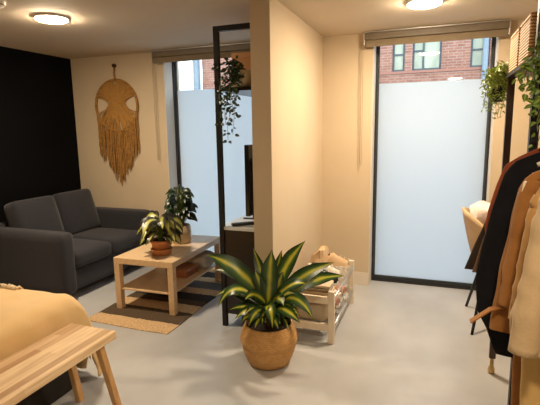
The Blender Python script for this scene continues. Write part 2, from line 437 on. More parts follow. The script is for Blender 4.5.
MB().tube([(-7.74, FY - .1, 0), (-7.74, FY - .1, 8.2)], .09).build('drainpipe', GREYP, b2)

# ------------------------------------------------------------------ ceiling lamps and detector
def lamp(loc, label):
    t = thing('ceiling_lamp', loc, label, 'lamp', 'round flush ceiling lamps')
    x, y, z = loc
    MB().lathe([(.118, 0), (.118, -.012), (.108, -.016), (.104, -.016)], loc, 40).build('trim_ring', LAMPR, t, smooth=True)
    MB().lathe([(.104, -.004), (.104, -.02), (.09, -.026), (.05, -.029), (.0001, -.03)], loc, 40).build('diffuser', LAMPW, t, smooth=True)
    return t
l0 = lamp((-2.60, 2.60, H), 'round glowing ceiling lamp above the sofa and coffee table')
dup(l0, (-.108, 3.25, H), 'round glowing ceiling lamp in front of the right window')
# unseen fill light, added overhead so the bench and coats are lit
ld = bpy.data.lights.new('near_fill_light', 'AREA'); ld.shape = 'DISK'; ld.size = .21; ld.energy = 25; ld.color = (1.0, .81, .57)
lo = bpy.data.objects.new('near_fill_light', ld); COL.objects.link(lo); lo.location = (.25, .45, H - .03)
d = thing('smoke_detector', (-2.60, 2.17, H), 'small round detector on the ceiling at the upper left corner', 'smoke detector')
MB().lathe([(.05, 0), (.05, -.02), (.035, -.034), (.0001, -.036)], (-2.60, 2.17, H), 28).build('cover', LAMPR, d, smooth=True)
MB().ring((-2.60, 2.17, H - .022), .046, .004, axis='z', n=28).build('vent_ring', MACR, d, smooth=True)

# ------------------------------------------------------------------ roller blinds
def blind(x0, x1, cord_x, cord_z, label):
    t = thing('roller_blind', ((x0 + x1) / 2, YB, H), label, 'blind')
    MB().box(x0 + .004, x1 - .004, YB - .085, YB - .001, 2.208, 2.262).build('cassette', BLINDB, t, bevel=.006)
    MB().box(x0, x1, YB - .088, YB - .02, 2.264, 2.272).build('top_rail', CHROME, t)
    MB().tube([(x0 + .008, YB - .045, 2.185), (x1 - .008, YB - .045, 2.185)], .028, 16).build('fabric_roll', BLIND, t, smooth=True)
    MB().box(x0 + .008, x1 - .008, YB - .073, YB - .064, 2.150, 2.205).build('bottom_bar', BLIND, t, bevel=.003)
    for xx in (x0, x1): MB().box(xx - .006, xx + .004, YB - .08, YB - .001, 2.165, 2.262).build('bracket', CHROME, t, bevel=.002)
    ch = MB()
    ch.tube([(cord_x, YB - .05, 2.20), (cord_x - .002, YB - .045, 1.7), (cord_x, YB - .04, cord_z + .02), (cord_x + .006, YB - .04, cord_z), (cord_x + .013, YB - .04, cord_z + .02), (cord_x + .013, YB - .045, 1.7), (cord_x + .012, YB - .05, 2.20)], .0022, 6)
    ch.build('pull_chain', CORD, t)
blind(-2.755, -1.20, -2.772, 1.16, 'taupe roller blind rolled up above the left frosted window')
blind(-.612, .498, -.635, 1.13, 'taupe roller blind rolled up above the right frosted window')

# ------------------------------------------------------------------ wall hanging
cx, cz, rr = -3.277, 1.747, .272
wh = thing('wall_hanging', (cx, YB, .89), 'ochre macrame dreamcatcher hanging on the cream wall beside the black wall', 'wall hanging')
YH = YB - .022
MB().ring((cx, YH, cz), rr, .014, 'y', 56, 8).build('hoop', MACR, wh, smooth=True)
MB().tube([(cx + .002, YB - .012, 2.165), (cx - .004, YH, 2.09), (cx, YH, cz + rr + .008)], .009, 8).build('hanging_cord', MACR, wh, smooth=True)
MB().tube([(cx, YB, 2.168), (cx, YB - .03, 2.168)], .02, 12).build('wall_hook', BROWNP, wh)
random.seed(4); web = MB()
for i in range(110):
    a = R(24 + 132 * i / 109)
    if 88 < math.degrees(a) < 97 : continue
    b = -PI / 2 - (PI / 2 - a) * 1.02 + R(random.uniform(-9, 9))
    p = (cx + rr * math.cos(a), YH + random.uniform(-.008, .008), cz + rr * math.sin(a)); q = (cx + rr * math.cos(b), YH + random.uniform(-.008, .008), cz + rr * math.sin(b))
    web.tube([p, q], .0042, 5, caps=False)
for i in range(46):                       # diagonal threads that fill the heart of the weave
    a = R(random.uniform(40, 84)); a = a if i % 2 else PI - a
    b = R(random.uniform(212, 262)) if i % 2 else R(random.uniform(278, 328))
    web.tube([(cx + rr * math.cos(a), YH + random.uniform(-.01, .01), cz + rr * math.sin(a)), (cx + rr * math.cos(b), YH + random.uniform(-.01, .01), cz + rr * math.sin(b))], .0042, 5, caps=False)
web.build('woven_threads', MACR2, wh)
fr = MB()
for i in range(96):
    u = -1 + 2 * i / 95 + random.uniform(-.012, .012)
    u = max(-1, min(1, u)); x = cx + u * rr * .985
    zt = cz - math.sqrt(max(rr * rr - (x - cx) ** 2, 0)); x2 = cx + u * .262 + random.uniform(-.012, .012)
    zb = .90 + .36 * abs(u) ** 1.1 + random.uniform(-.03, .06)
    yy = YH + random.uniform(-.016, .012)
    k = 5; pts = [(x + (x2 - x) * j / k + random.uniform(-.007, .007), yy + random.uniform(-.006, .006), zt + (zb - zt) * j / k) for j in range(k + 1)]
    fr.tube(pts, [.006] * k + [.0035], 5, caps=False)
fr.build('fringe', MACR, wh, kind='stuff')

# ------------------------------------------------------------------ sofa
sf = thing('sofa', (-3.4, 3.42, 0), 'charcoal grey two-seat sofa against the black wall', 'sofa')
FX = -2.93
MB().rbox((-3.37, 3.435, .175), (.88, 1.0, .20), .03).build('base', SOFA, sf, smooth=True)
for y0 in (2.785, 3.925):
    MB().rbox((-3.375, y0 + .08, .345), (.95, .16, .555), .045, n=12).build('arm', SOFA, sf, smooth=True)
MB().rbox((-3.79, 3.425, .36), (.14, 1.02, .56), .05).build('back_frame', SOFA, sf, smooth=True)
for y0 in (3.18, 3.67):
    MB().rbox((-3.245, y0 + .008, .345), (.67, .484, .145), .045, n=12, puff=.02).build('seat_cushion', SOFA, sf, smooth=True)
for y0, dz in ((3.18, 0), (3.69, .005)):
    Mx = Matrix.Rotation(R(14), 4, 'Y') @ Matrix.Rotation(R(90), 4, 'Y')
    MB().rbox((-3.60, y0, .615 + dz), (.46, .49, .17), .05, M=Mx.to_3x3().to_4x4() @ Matrix.Scale(-1, 4, (1, 0, 0)) if False else Matrix.Rotation(R(-16), 4, 'Y') @ Matrix.Rotation(R(90), 4, 'Y'), n=12, puff=.03).build('back_cushion', SOFA, sf, smooth=True)
for x in (-3.75, -3.02):
    for y in (2.83, 4.0): MB().box(x - .03, x + .03, y - .025, y + .025, 0, .08).build('foot', BLACK, sf)

# ------------------------------------------------------------------ bed and throw
bd = thing('bed', (-2.8, 1.2, 0), 'low bed with a dark base under the mustard throw, left foreground', 'bed')
MB().box(-3.80, -1.90, .34, 1.83, 0, .30).build('bed_base', DKFAB, bd, bevel=.02)
MB().rbox((-2.835, 1.07, .405), (1.93, 1.48, .22), .06, n=10).build('mattress', CREAMCL, bd, smooth=True)
th = MB(); nu, nv = 60, 60; vs = []; fs = []
bx0, bx1, by0, by1, zt, rad = -3.79, -1.845, .32, 1.915, .568, .12
LX, LY = bx1 - bx0, by1 - by0
def drape(d):                             # d>0 past the edge: follow a rounded shoulder and hang
    if d <= -rad: return d, 0
    s = d + rad; arc = rad * PI / 2
    if s < arc: a = s / rad; return -rad + rad * math.sin(a), rad * (1 - math.cos(a))
    return 0, rad + s - arc
for i in range(nu + 1):
    for j in range(nv + 1):
        u = -LX + (LX + .26) * (i / nu) ** .8; v = -LY + (LY + .50) * (j / nv) ** .8
        ox, dzx = drape(u); oy, dzy = drape(v)
        z = zt - dzx - dzy * (.72 if dzx > 0 else 1)
        if v > rad and u > rad: z = zt - max(dzx, dzy)
        oy += .22 * max(0, dzy - rad) * (1 if dzx < rad else .6)
        nz = noise.noise(Vector((u * 4, v * 4, 1.3))) * .012 + noise.noise(Vector((u * 11, v * 11, 4))) * .005
        foldx = noise.noise(Vector((v * 9, 2, dzx * 2))) * .018 * min(1, dzx / .12)
        foldy = noise.noise(Vector((u * 9, 7, dzy * 2))) * .03 * min(1, dzy / .12)
        vs.append((bx1 + ox + foldx, by1 + oy + foldy, max(z + nz, .02)))
for i in range(nu):
    for j in range(nv):
        a = i * (nv + 1) + j; fs.append((a, a + nv + 1, a + nv + 2, a + 1))
th.add(vs, fs)
tw = th.build('throw', THROW, smooth=True, solid=.008)
tag(tw, 'mustard yellow cotton throw spread over the bed', 'throw')
tw['label'] = 'mustard yellow throw spread over the bed behind the wooden bench'
rf = MB(); random.seed(9)
for i in range(26):
    x = -2.52 + .011 * i + random.uniform(-.006, .006)
    rf.tube([(x, 1.80, zt - .002), (x + random.uniform(-.02, .02), 1.82, zt + .008 + random.uniform(0, .012)), (x + random.uniform(-.03, .03), 1.845, zt - .008)], .006, 6)
rf.build('frill', CREAMCL, tw, smooth=True, kind='stuff', label='cream frilled edge')

# ------------------------------------------------------------------ bench
bn = thing('bench', (-1.66, 1.2, 0), 'slim acacia wood bench at the foot of the bed', 'bench')
MB().box(-1.808, -1.508, .50, 1.755, .408, .45).build('seat', BENCHW, bn, bevel=.006)
for sx, x in ((1, -1.548), (-1, -1.768)):
    for y, dy in ((1.665, .085), (.59, -.085)):
        MB().bar((x, y, .41), (x + sx * .02, y + dy, 0), .034, .034, up=(1, 0, 0)).build('leg', BENCHLEG, bn, bevel=.004)

# ------------------------------------------------------------------ rug
rg = MB(); vs = []; fs = []
nx, ny = 30, 50
for j in range(ny + 1):
    for i in range(nx + 1):
        x, y = -2.545 + .765 * i / nx, 1.55 * j / ny
        edge = min(i, nx - i, j, ny - j)
        vs.append((x + .006 * math.sin(y * 9), 2.60 + y + .006 * math.sin(x * 7), .010 + .0015 * noise.noise(Vector((x * 6, y * 6, 0))) - (.004 if edge == 0 else 0)))
for j in range(ny):
    for i in range(nx):
        a = j * (nx + 1) + i; fs.append((a, a + 1, a + nx + 2, a + nx + 1))
rg.add(vs, fs)
for p, q in (((0, 0), (nx, 0)),): pass
def side(idx):
    b = [vs[k] for k in idx]
    for k in range(len(b) - 1): rg.add([b[k], b[k + 1], (b[k + 1][0], b[k + 1][1], .001), (b[k][0], b[k][1], .001)], [(0, 3, 2, 1)])
side(list(range(nx + 1))); side([j * (nx + 1) + nx for j in range(ny + 1)]); side([ny * (nx + 1) + i for i in range(nx, -1, -1)]); side([j * (nx + 1) for j in range(ny, -1, -1)])
ro = rg.build('rug', RUG)
for v in ro.data.vertices: v.co.y -= 2.60
ro.location = (0, 2.60, 0)
tag(ro, 'striped tan, brown and black woven rug under the coffee table', 'rug')

# ------------------------------------------------------------------ coffee table
T = Matrix.Translation((-2.441, 2.866, 0)) @ Matrix.Rotation(R(1.7), 4, 'Z')
ct = thing('coffee_table', (-2.18, 3.32, 0), 'birch-coloured coffee table with a lower shelf on the striped rug', 'coffee table')
MB().box(0, .55, 0, .90, .40, .45, T).build('table_top', OAK, ct, bevel=.002)
for x in (0, .50):
    for y in (0, .85): MB().box(x, x + .05, y, y + .05, .0115, .40, T).build('leg', OAK, ct, bevel=.002)
MB().box(.02, .53, .012, .888, .178, .19, T).build('shelf', OAK, ct)

def blob_cloth(mb, c, size, seed, amp=.02, n=12):
    o = Vector((seed * 3.1, seed * 1.7, 0))
    def fn(q): 
        return q + Vector((noise.noise(q * 14 + o) * amp, noise.noise(q * 14 + o + Vector((5, 0, 0))) * amp, noise.noise(q * 12 + o + Vector((0, 9, 0))) * amp))
    return mb.rbox(c, size, min(size) * .45, n=n, fn=fn)
bk = thing('storage_box', (-2.10, 3.36, .19), 'small red-brown wooden box on the coffee table shelf', 'box')
MB().box(-2.20, -2.0, 3.25, 3.46, .19, .245).build('body', BROWNP if False else mat('red_brown_wood', (.30, .10, .04), (.38, .14, .06), rough=.5), bk, bevel=.003)
MB().box(-2.205, -1.995, 3.245, 3.465, .245, .262).build('lid', mat('red_brown_lid', (.34, .12, .05), (.42, .16, .07), rough=.5), bk, bevel=.003)
o = blob_cloth(MB(), (-2.10, 3.61, .262), (.34, .24, .14), 2, .03).build('folded_blanket', mat('grey_fleece', (.42, .38, .33), (.52, .47, .41), rough=.95, scale=20, bump=.3), smooth=True)
tag(o, 'crumpled pale grey blanket on the coffee table shelf', 'blanket')

# ------------------------------------------------------------------ plants on the table
p1c = (-2.12, 3.085, .45)
p1 = thing('potted_plant', p1c, 'bushy yellow-green variegated plant in a terracotta pot on the coffee table', 'plant')
MB().lathe([(.0001, 0), (.078, 0), (.088, .045), (.090, .052), (.083, .052), (.076, .012), (.0001, .010)], p1c, 36).build('saucer', TERRA, p1, smooth=True)
MB().lathe([(.0001, .012), (.066, .012), (.082, .10), (.088, .102), (.088, .125), (.078, .125), (.074, .105), (.0001, .104)], p1c, 36).build('pot', TERRA, p1, smooth=True)
MB().disc((p1c[0], p1c[1], p1c[2] + .112), .076).build('soil', SOIL, p1)
def bush(mb, st, c, n, rr0, z0, z1, l0, l1, w0, w1, seed, droop, flat=1.0, wav=.1, nv=(0, -.55, .75)):
    random.seed(seed)
    C0 = Vector(c)
    for i in range(n):
        a = 2.4 * i + random.uniform(-.4, .4); t = (i + .5) / n
        zc = z0 + (z1 - z0) * t + random.uniform(-.02, .02)
        rad = rr0 * math.sqrt(max(.05, 1 - (t * .85) ** 2)) * random.uniform(.65, 1)
        dirv = Vector((math.cos(a), math.sin(a) * flat, 0))
        base = C0 + Vector((0, 0, max(.1, zc * .45))) + dirv * .02
        L = random.uniform(l0, l1)
        p0 = C0 + dirv * (rad * .35) + Vector((0, 0, zc))
        tip = p0 + dirv * L * .85 + Vector((0, 0, -droop * L * random.uniform(.6, 1.3)))
        mid = p0 + dirv * L * .55 + Vector((0, 0, L * .22))
        st.tube([C0 + Vector((dirv.x * .015, dirv.y * .015, .10)), (C0 + Vector((0, 0, zc * .6)) + p0 - Vector((0, 0, 0))) * .5, p0], .0035, 5)
        mb.leaf([p0, mid, tip], random.uniform(w0, w1), Vector(nv) + dirv * .25, n=7, fold=.18, wave=wav, ph=i)
lf, st = MB(), MB(); bush(lf, st, p1c, 40, .16, .16, .31, .13, .20, .075, .105, 11, .45, nv=(0, -.75, .6))
st.build('stems', STEM, p1); lf.build('foliage', LEAFA, p1, smooth=True)
p2c = (-2.165, 3.47, .45)
p2 = thing('potted_plant', p2c, 'taller dark-leaved plant in a sand-coloured pot on the coffee table', 'plant')
MB().lathe([(.0001, 0), (.078, 0), (.088, .02), (.092, .10), (.086, .165), (.078, .168), (.076, .15), (.0001, .148)], p2c, 36).build('pot', SAND, p2, smooth=True)
MB().disc((p2c[0], p2c[1], p2c[2] + .152), .077).build('soil', SOIL, p2)
lf, st = MB(), MB(); bush(lf, st, p2c, 80, .21, .22, .50, .07, .12, .034, .056, 5, .25, nv=(.2, -.7, .5))
st.build('stems', STEM, p2); lf.build('foliage', LEAFB, p2, smooth=True)

# ------------------------------------------------------------------ media unit with frame
ux0, ux1, uy0, uy1, uz = -1.462, -1.135, 2.865, 3.98, 2.165
mu = thing('media_unit', (-1.3, 3.4, 0), 'tall black metal frame unit with a dark cabinet behind the partition wall', 'shelving unit')
pw = .034
for x in (ux0, ux1 - pw):
    for y in (uy0, uy1 - pw): MB().box(x, x + pw, y, y + pw, 0, uz).build('post', BLACK, mu)
for y in (uy0, uy1 - pw): MB().box(ux0 + pw, ux1 - pw, y, y + pw, uz - pw, uz).build('top_bar', BLACK, mu)
MB().box(ux0 + .001, ux1, uy0 + pw, uy1 - pw, 1.735, 1.760).build('shelf', CAB, mu)
MB().box(ux0 + .004, ux1 - .002, uy0 + .012, uy1 - .004, .10, .745).build('cabinet', CAB, mu)
MB().box(ux0 - .002, ux1, uy0 + .006, uy1, .746, .768).build('cabinet_top', CABTOP, mu)
for k in range(2):
    y0 = uy0 + .05 + k * .52
    dr = MB().box(ux0 - .012, ux0 + .003, y0, y0 + .50, .13, .72).build('door', CAB, mu)
    MB().box(ux0 - .022, ux0 - .012, y0 + (.44 if k == 0 else .04), y0 + (.46 if k == 0 else .06), .40, .52).build('handle', BLACK, dr)

tv = thing('television', (-1.24, 3.5, .768), 'flat black television edge-on on the dark cabinet', 'television')
MB().box(-1.335, -1.300, 3.06, 3.94, .815, 1.355).build('screen', TVB, tv, bevel=.004)
MB().box(-1.300, -1.265, 3.25, 3.75, .90, 1.15).build('back_cover', PLAST, tv, bevel=.01)
for y in (3.2, 3.8): MB().bar((-1.315, y, .835), (-1.315, y, .775), .02, .03).box(-1.41, -1.24, y - .015, y + .015, .768, .776).build('stand_foot', PLAST, tv)
rm = thing('remote_control', (-1.30, 2.95, .768), 'black remote control on top of the dark cabinet', 'remote control')
Mr = Matrix.Translation((-1.315, 2.965, .768)) @ Matrix.Rotation(R(-52), 4, 'Z')
MB().box(-.024, .024, -.085, .085, 0, .02, Mr).build('body', PLAST, rm, bevel=.005)
bt = MB()
for i in range(3):
    for j in range(6): bt.box(-.015 + i * .011, -.007 + i * .011, -.06 + j * .02, -.05 + j * .02, .02, .0225, Mr)
bt.build('buttons', DGREY, rm)

# trailing ivy on the shelf of the media unit
iv = thing('trailing_plant', (-1.30, 2.96, 1.76), 'dark trailing vine in a cream pot on the black unit shelf', 'plant')
MB().lathe([(.0001, 0), (.050, 0), (.066, .05), (.068, .115), (.060, .115), (.056, .09), (.0001, .09)], (-1.285, 2.985, 1.76), 28).build('pot', mat('cream_pot', (.60, .46, .28), (.66, .52, .33), rough=.5), iv, smooth=True)
def ivy(lfm, stm, starts, seed, size, step=.022, spread=.012, heart=True, nv=(0, -1, .35)):
    random.seed(seed)
    for (a, top, end) in starts:
        a, top, end = Vector(a), Vector(top), Vector(end); pts = []
        L = (top - a).length + (end - top).length; k = max(6, int(L / step))
        for i in range(k + 1):
            t = i / k
            p = a * (1 - t) ** 2 + top * 2 * t * (1 - t) + end * t * t
            pts.append(p + Vector([random.uniform(-1, 1) * spread * .5 for _ in range(3)]))
        stm.tube(pts, .0016, 5)
        for i, p in enumerate(pts[1:]):
            for _ in range(2):
                dv = Vector((random.uniform(-1, 1), random.uniform(-1, .4), random.uniform(-.9, .35))).normalized()
                s = size * random.uniform(.65, 1.25)
                q = p + dv * random.uniform(.006, .016 + size * .2)
                pr = (lambda t: math.sin(PI * (t * .9 + .1)) ** .7 * (1 - .35 * t)) if heart else None
                lfm.leaf([q, q + dv * s * .5 + Vector((0, 0, s * .12)), q + dv * s], s * (.75 if heart else .3), Vector(nv) + Vector([random.uniform(-.5, .5) for _ in range(3)]), n=5, fold=.2, prof=pr)
lf, st = MB(), MB(); random.seed(3)
S = []
for i in range(12):
    e = Vector((-1.42 + random.uniform(-.035, .13), 2.835 + random.uniform(-.02, .03), random.uniform(1.39, 1.72)))
    S.append(((-1.285, 2.985, 1.86), (e.x + .01, 2.87, 1.97 - random.uniform(0, .08)), e))
for i in range(7):
    S.append(((-1.285, 2.985, 1.86), (-1.36 + random.uniform(-.08, .05), 2.92, 1.98), (-1.40 + random.uniform(-.07, .05), 2.88, 1.82 + random.uniform(-.04, .10))))
ivy(lf, st, S, 8, .028, step=.036)
st.build('vines', STEM, iv); lf.build('foliage', IVYL, iv, smooth=True)
lb = thing('storage_basket', (-1.33, 3.25, 1.76), 'orange-brown box behind the trailing vine on the black unit shelf', 'box')
MB().box(-1.44, -1.16, 3.12, 3.40, 1.76, 2.02).build('body', mat('orange_brown_card', (.40, .17, .05), (.48, .22, .07), rough=.6), lb, bevel=.006)
MB().box(-1.444, -1.156, 3.116, 3.404, 1.985, 2.025).build('lid', mat('orange_brown_lid', (.44, .19, .06), (.50, .24, .08), rough=.6), lb, bevel=.004)

# ------------------------------------------------------------------ floor plant in basket
bc = (-.944, 2.485, 0)
fp = thing('basket_plant', bc, 'large dracaena with yellow-striped leaves in a woven belly basket on the floor', 'plant')
MB().lathe([(.0001, .004), (.118, .004), (.132, .012), (.148, .045), (.162, .085), (.170, .112), (.168, .122), (.165, .128), (.172, .134), (.180, .148), (.182, .165), (.177, .195), (.166, .228), (.152, .256), (.148, .266), (.141, .264), (.150, .235), (.160, .19), (.0001, .185)], bc, 56, uscale=1.08).build('woven_basket', WEAVE, fp, smooth=True)
MB().disc((bc[0], bc[1], .225), .150).build('soil', SOIL, fp)
MB().tube([(bc[0], bc[1], .2), (bc[0] + .005, bc[1], .34), (bc[0] + .01, bc[1], .47)], [.028, .024, .015], 10).build('cane', mat('brown_cane', (.16, .11, .06), (.22, .16, .08), rough=.8), fp, smooth=True)
DL = [  # base, mid, tip, width, normal
 ((-.92, 2.36, .46), (-1.06, 2.30, .70), (-1.265, 2.28, .735), .095, (0, -.8, .7)),
 ((-.95, 2.44, .43), (-1.14, 2.5, .60), (-1.33, 2.5, .565), .07, (0, -.7, .8)),
 ((-.93, 2.34, .44), (-1.10, 2.29, .64), (-1.20, 2.27, .40), .065, (-.3, -.7, .7)),
 ((-.93, 2.36, .42), (-1.10, 2.34, .57), (-1.23, 2.32, .46), .055, (0, -.6, .8)),
 ((-.93, 2.46, .42), (-.99, 2.5, .58), (-1.055, 2.52, .735), .055, (.3, -1, .3)),
 ((-.89, 2.34, .43), (-.868, 2.31, .61), (-.845, 2.30, .80), .098, (.05, -1, .15)),
 ((-.88, 2.42, .43), (-.84, 2.45, .66), (-.685, 2.46, .825), .092, (-.3, -1, .35)),
 ((-.91, 2.46, .41), (-.89, 2.5, .61), (-.85, 2.50, .745), .05, (.1, -1, .2)),
 ((-.86, 2.38, .45), (-.70, 2.36, .65), (-.485, 2.36, .735), .085, (0, -.8, .75)),
 ((-.86, 2.44, .42), (-.67, 2.5, .60), (-.455, 2.52, .605), .075, (0, -.8, .75)),
 ((-.86, 2.32, .45), (-.74, 2.27, .64), (-.625, 2.25, .63), .075, (0, -.6, .9)),
 ((-.86, 2.35, .43), (-.69, 2.30, .60), (-.585, 2.27, .41), .072, (.4, -.7, .7)),
 ((-.88, 2.32, .42), (-.82, 2.2, .54), (-.80, 2.17, .37), .06, (0, -1, .5)),
 ((-.91, 2.33, .40), (-.97, 2.25, .47), (-1.06, 2.22, .37), .05, (-.2, -.7, .7)),
 ((-.86, 2.33, .41), (-.75, 2.24, .50), (-.65, 2.21, .41), .055, (.2, -.7, .7)),
 ((-.90, 2.31, .41), (-.91, 2.2, .48), (-.95, 2.17, .36), .05, (0, -1, .5)),
 ((-.86, 2.41, .40), (-.71, 2.42, .57), (-.60, 2.42, .61), .06, (0, -.8, .7)),
 ((-.94, 2.38, .44), (-1.02, 2.36, .60), (-1.09, 2.34, .63), .06, (0, -.9, .5)),
 ((-.90, 2.34, .44), (-.96, 2.28, .56), (-.99, 2.22, .50), .06, (0, -.8, .7)),
 ((-.87, 2.34, .44), (-.80, 2.28, .56), (-.74, 2.2, .50), .06, (0, -.8, .7)),
 ((-.89, 2.42, .43), (-.86, 2.50, .62), (-.80, 2.58, .58), .07, (0, .5, .8)),
 ((-.91, 2.42, .43), (-.99, 2.50, .58), (-1.12, 2.52, .55), .065, (0, .5, .8)),
 ((-.87, 2.44, .43), (-.76, 2.58, .58), (-.64, 2.64, .52), .065, (0, .5, .8)),
 ((-.90, 2.36, .40), (-.87, 2.30, .48), (-.86, 2.22, .44), .06, (0, -.7, .7)),
 ((-.92, 2.36, .38), (-1.02, 2.30, .45), (-1.12, 2.27, .40), .05, (0, -.7, .8)),
 ((-.87, 2.36, .38), (-.76, 2.32, .45), (-.67, 2.30, .36), .05, (0, -.7, .8)),
 ((-.90, 2.34, .34), (-.92, 2.27, .41), (-.93, 2.22, .33), .06, (0, -.9, .6)),
 ((-.88, 2.34, .34), (-.83, 2.27, .41), (-.79, 2.24, .34), .06, (.1, -.9, .6)),
 ((-.92, 2.34, .36), (-.99, 2.28, .42), (-1.03, 2.25, .34), .06, (-.1, -.9, .6)),
 ((-.86, 2.38, .36), (-.77, 2.33, .42), (-.71, 2.31, .38), .06, (.1, -.9, .6)),
 ((-.92, 2.38, .36), (-1.03, 2.35, .50), (-1.13, 2.34, .47), .06, (0, -.8, .7)),
 ((-.88, 2.38, .38), (-.80, 2.33, .55), (-.71, 2.31, .54), .065, (0, -.8, .7)),
 ((-.90, 2.36, .40), (-.93, 2.31, .60), (-.95, 2.29, .66), .07, (0, -1, .3)),
 ((-.88, 2.36, .40), (-.82, 2.32, .58), (-.775, 2.30, .67), .07, (0, -1, .3)),
]
lf = MB()
random.seed(17)
for i in range(30):
    a = i * 2.4; r1 = random.uniform(.07, .12); r2 = random.uniform(.14, .20); d = Vector((math.cos(a), math.sin(a), 0)); o0 = Vector((-.905, 2.395, 0))
    DL.append((o0 + d * .02 + Vector((0, 0, random.uniform(.30, .40))), o0 + d * r1 + Vector((0, 0, random.uniform(.42, .50))), o0 + d * r2 + Vector((0, 0, random.uniform(.30, .42))), random.uniform(.045, .06), (d.x * .3, -.7, .7)))
for i, (a, b, c, w, nv) in enumerate(DL):
    a, b, c = [Vector(q) + Vector((-.033, .085, -.03)) for q in (a, b, c)]
    lf.leaf([a, b, c], w * 1.18, nv, n=14, fold=.16, wave=.07, ph=i * 1.7, prof=lambda t: (.30 + .70 * math.sin(PI * min(1, t * .95 + .02)) ** .8) * (1 if t < .6 else max(0, 1 - ((t - .6) / .4) ** 2.2)))
lf.build('foliage', DRAC, fp, smooth=True)

# ------------------------------------------------------------------ shoe rack and what is on it
rx0, rx1, ry0, ry1, rh = -.955, -.60, 2.83, 3.63, .375
sr = thing('shoe_rack', (-.78, 3.23, 0), 'pale pine two-tier shoe rack with silver rods against the partition', 'shoe rack')
for x in (rx0, rx1 - .042):
    for y in (ry0, ry1 - .032): MB().box(x, x + .042, y, y + .032, 0, rh).build('leg', PINE, sr, bevel=.003)
for y in (ry0, ry1 - .024):
    for z in (.09, .285): MB().box(rx0 + .042, rx1 - .042, y, y + .022, z, z + .05).build('end_rail', PINE, sr, bevel=.002)
for z in (.118, .318):
    for k in range(4):
        x = rx0 + .03 + k * (rx1 - rx0 - .04) / 3
        MB().tube([(x, ry0 + .01, z), (x, ry1 - .01, z)], .0075, 10).build('rod', STEEL, sr, smooth=True)

def shoe(loc, rz, m, label, L=.26, lean=0):
    t = thing('shoe', loc, label, 'shoe', None)
    M = Matrix.Translation(loc) @ Matrix.Rotation(rz, 4, 'Z') @ Matrix.Rotation(lean, 4, 'X')
    def outline(y):                        # y 0 heel .. 1 toe
        return .033 + .012 * math.sin(PI * min(1, y * .9)) + .006 * math.sin(PI * y * 1.6) if y < .92 else .034 * math.sqrt(max(0, 1 - ((y - .92) / .085) ** 2)) + .004
    ns = 14
    so = MB(); vs = []; fs = []
    ys = [i / ns for i in range(ns + 1)]
    for z in (0, .022):
        for sg in (-1, 1):
            for y in ys: vs.append(M @ Vector((sg * (outline(y) + .003), (y - .5) * L, z)))
    k = ns + 1
    for i in range(ns):
        fs += [(i, i + 1, k + i + 1, k + i), (2 * k + i, 3 * k + i, 3 * k + i + 1, 2 * k + i + 1), (i, 2 * k + i, 2 * k + i + 1, i + 1), (k + i, k + i + 1, 3 * k + i + 1, 3 * k + i)]
    fs += [(0, k, 3 * k, 2 * k), (ns, 2 * k + ns, 3 * k + ns, k + ns)]
    so.add(vs, fs); so.build('sole', SOLE, t)
    up = MB(); vs = []; fs = []; m2 = 8
    for y in ys:
        h = .085 - .005 * y if y < .3 else (.080 + .022 * math.sin((y - .3) * 6) if y < .55 else .035 + .060 * max(0, 1 - ((y - .5) / .5)) ** 1.0)
        for j in range(m2 + 1):
            a = PI * j / m2
            vs.append(M @ Vector((-math.cos(a) * outline(y) * (1 if j in (0, m2) else .96), (y - .5) * L, .022 + h * math.sin(a) ** .75)))
    for i in range(ns):
        for j in range(m2):
            b = i * (m2 + 1) + j; fs.append((b, b + 1, b + m2 + 2, b + m2 + 1))
    fs.append(tuple(range(m2, -1, -1)))
    up.add(vs, fs); up.build('upper', m, t, smooth=True)
    op = MB(); op.rbox(M @ Vector((0, -.22 * L, .104)), (.046, .085, .012), .005, M=M.to_3x3().to_4x4()); op.build('collar', SHOEB if m is not SHOEB else DGREY, t, smooth=True)
    for q in range(4):
        lc = MB()
        y = .06 + q * .035 ; lc.tube([M @ Vector((-.022, y * L / .26 - .005, .098 - q * .011)), M @ Vector((0, y * L / .26, .106 - q * .012)), M @ Vector((.022, y * L / .26 + .005, .098 - q * .011))], .0025, 5)
        lc.build('lace', SOLE, t)
    return t
HZ1, HZ2 = .1255, .3255
shoe((-.765, 3.13, HZ2), R(-94), SHOEB, 'black shoe on the top tier of the pine rack, nearest the room')
shoe((-.77, 3.26, HZ2), R(-86), SHOEW, 'off-white shoe on the top tier behind the black shoe')
shoe((-.76, 3.545, HZ2), R(-92), KRAFT, 'tan shoe on the top tier at the far end beside the paper bag')
shoe((-.775, 3.08, HZ1), R(-92), SHOEB, 'black shoe on the lower tier of the pine rack, nearest the room')
shoe((-.765, 3.20, HZ1), R(-88), SHOEP, 'dusty pink shoe on the lower tier of the pine rack')
shoe((-.77, 3.33, HZ1), R(-90), SHOEW, 'off-white shoe on the lower tier beside the dusty pink shoe')
shoe((-.765, 3.46, HZ1), R(-86), SHOEP, 'second dusty pink shoe, farthest on the lower tier of the rack')
o = blob_cloth(MB(), (-.775, 2.945, .198), (.25, .17, .148), 5, .014).build('fabric_bag', GREIGE, smooth=True)
tag(o, 'soft greige canvas bag on the lower tier of the shoe rack', 'bag')
for k, (zz, w, m, lab) in enumerate(((.327, .33, BEIGE, 'lowest beige folded cloth stacked on the near end of the shoe rack'), (.351, .31, GREIGE, 'middle greige folded cloth in the stack on the shoe rack'), (.374, .30, BEIGE, 'topmost beige folded cloth in the stack on the shoe rack'))):
    o = MB().rbox((-.785 + .004 * k, 2.955, zz + .0115), (w - .03, .165 - .01 * k, .023), .010, n=8).build('folded_cloth', m, smooth=True)
    tag(o, lab, 'cloth', None)
pb = MB(); random.seed(2)
prof = [(-.0, 0), (.0, .06), (.004, .11), (.02, .15)]
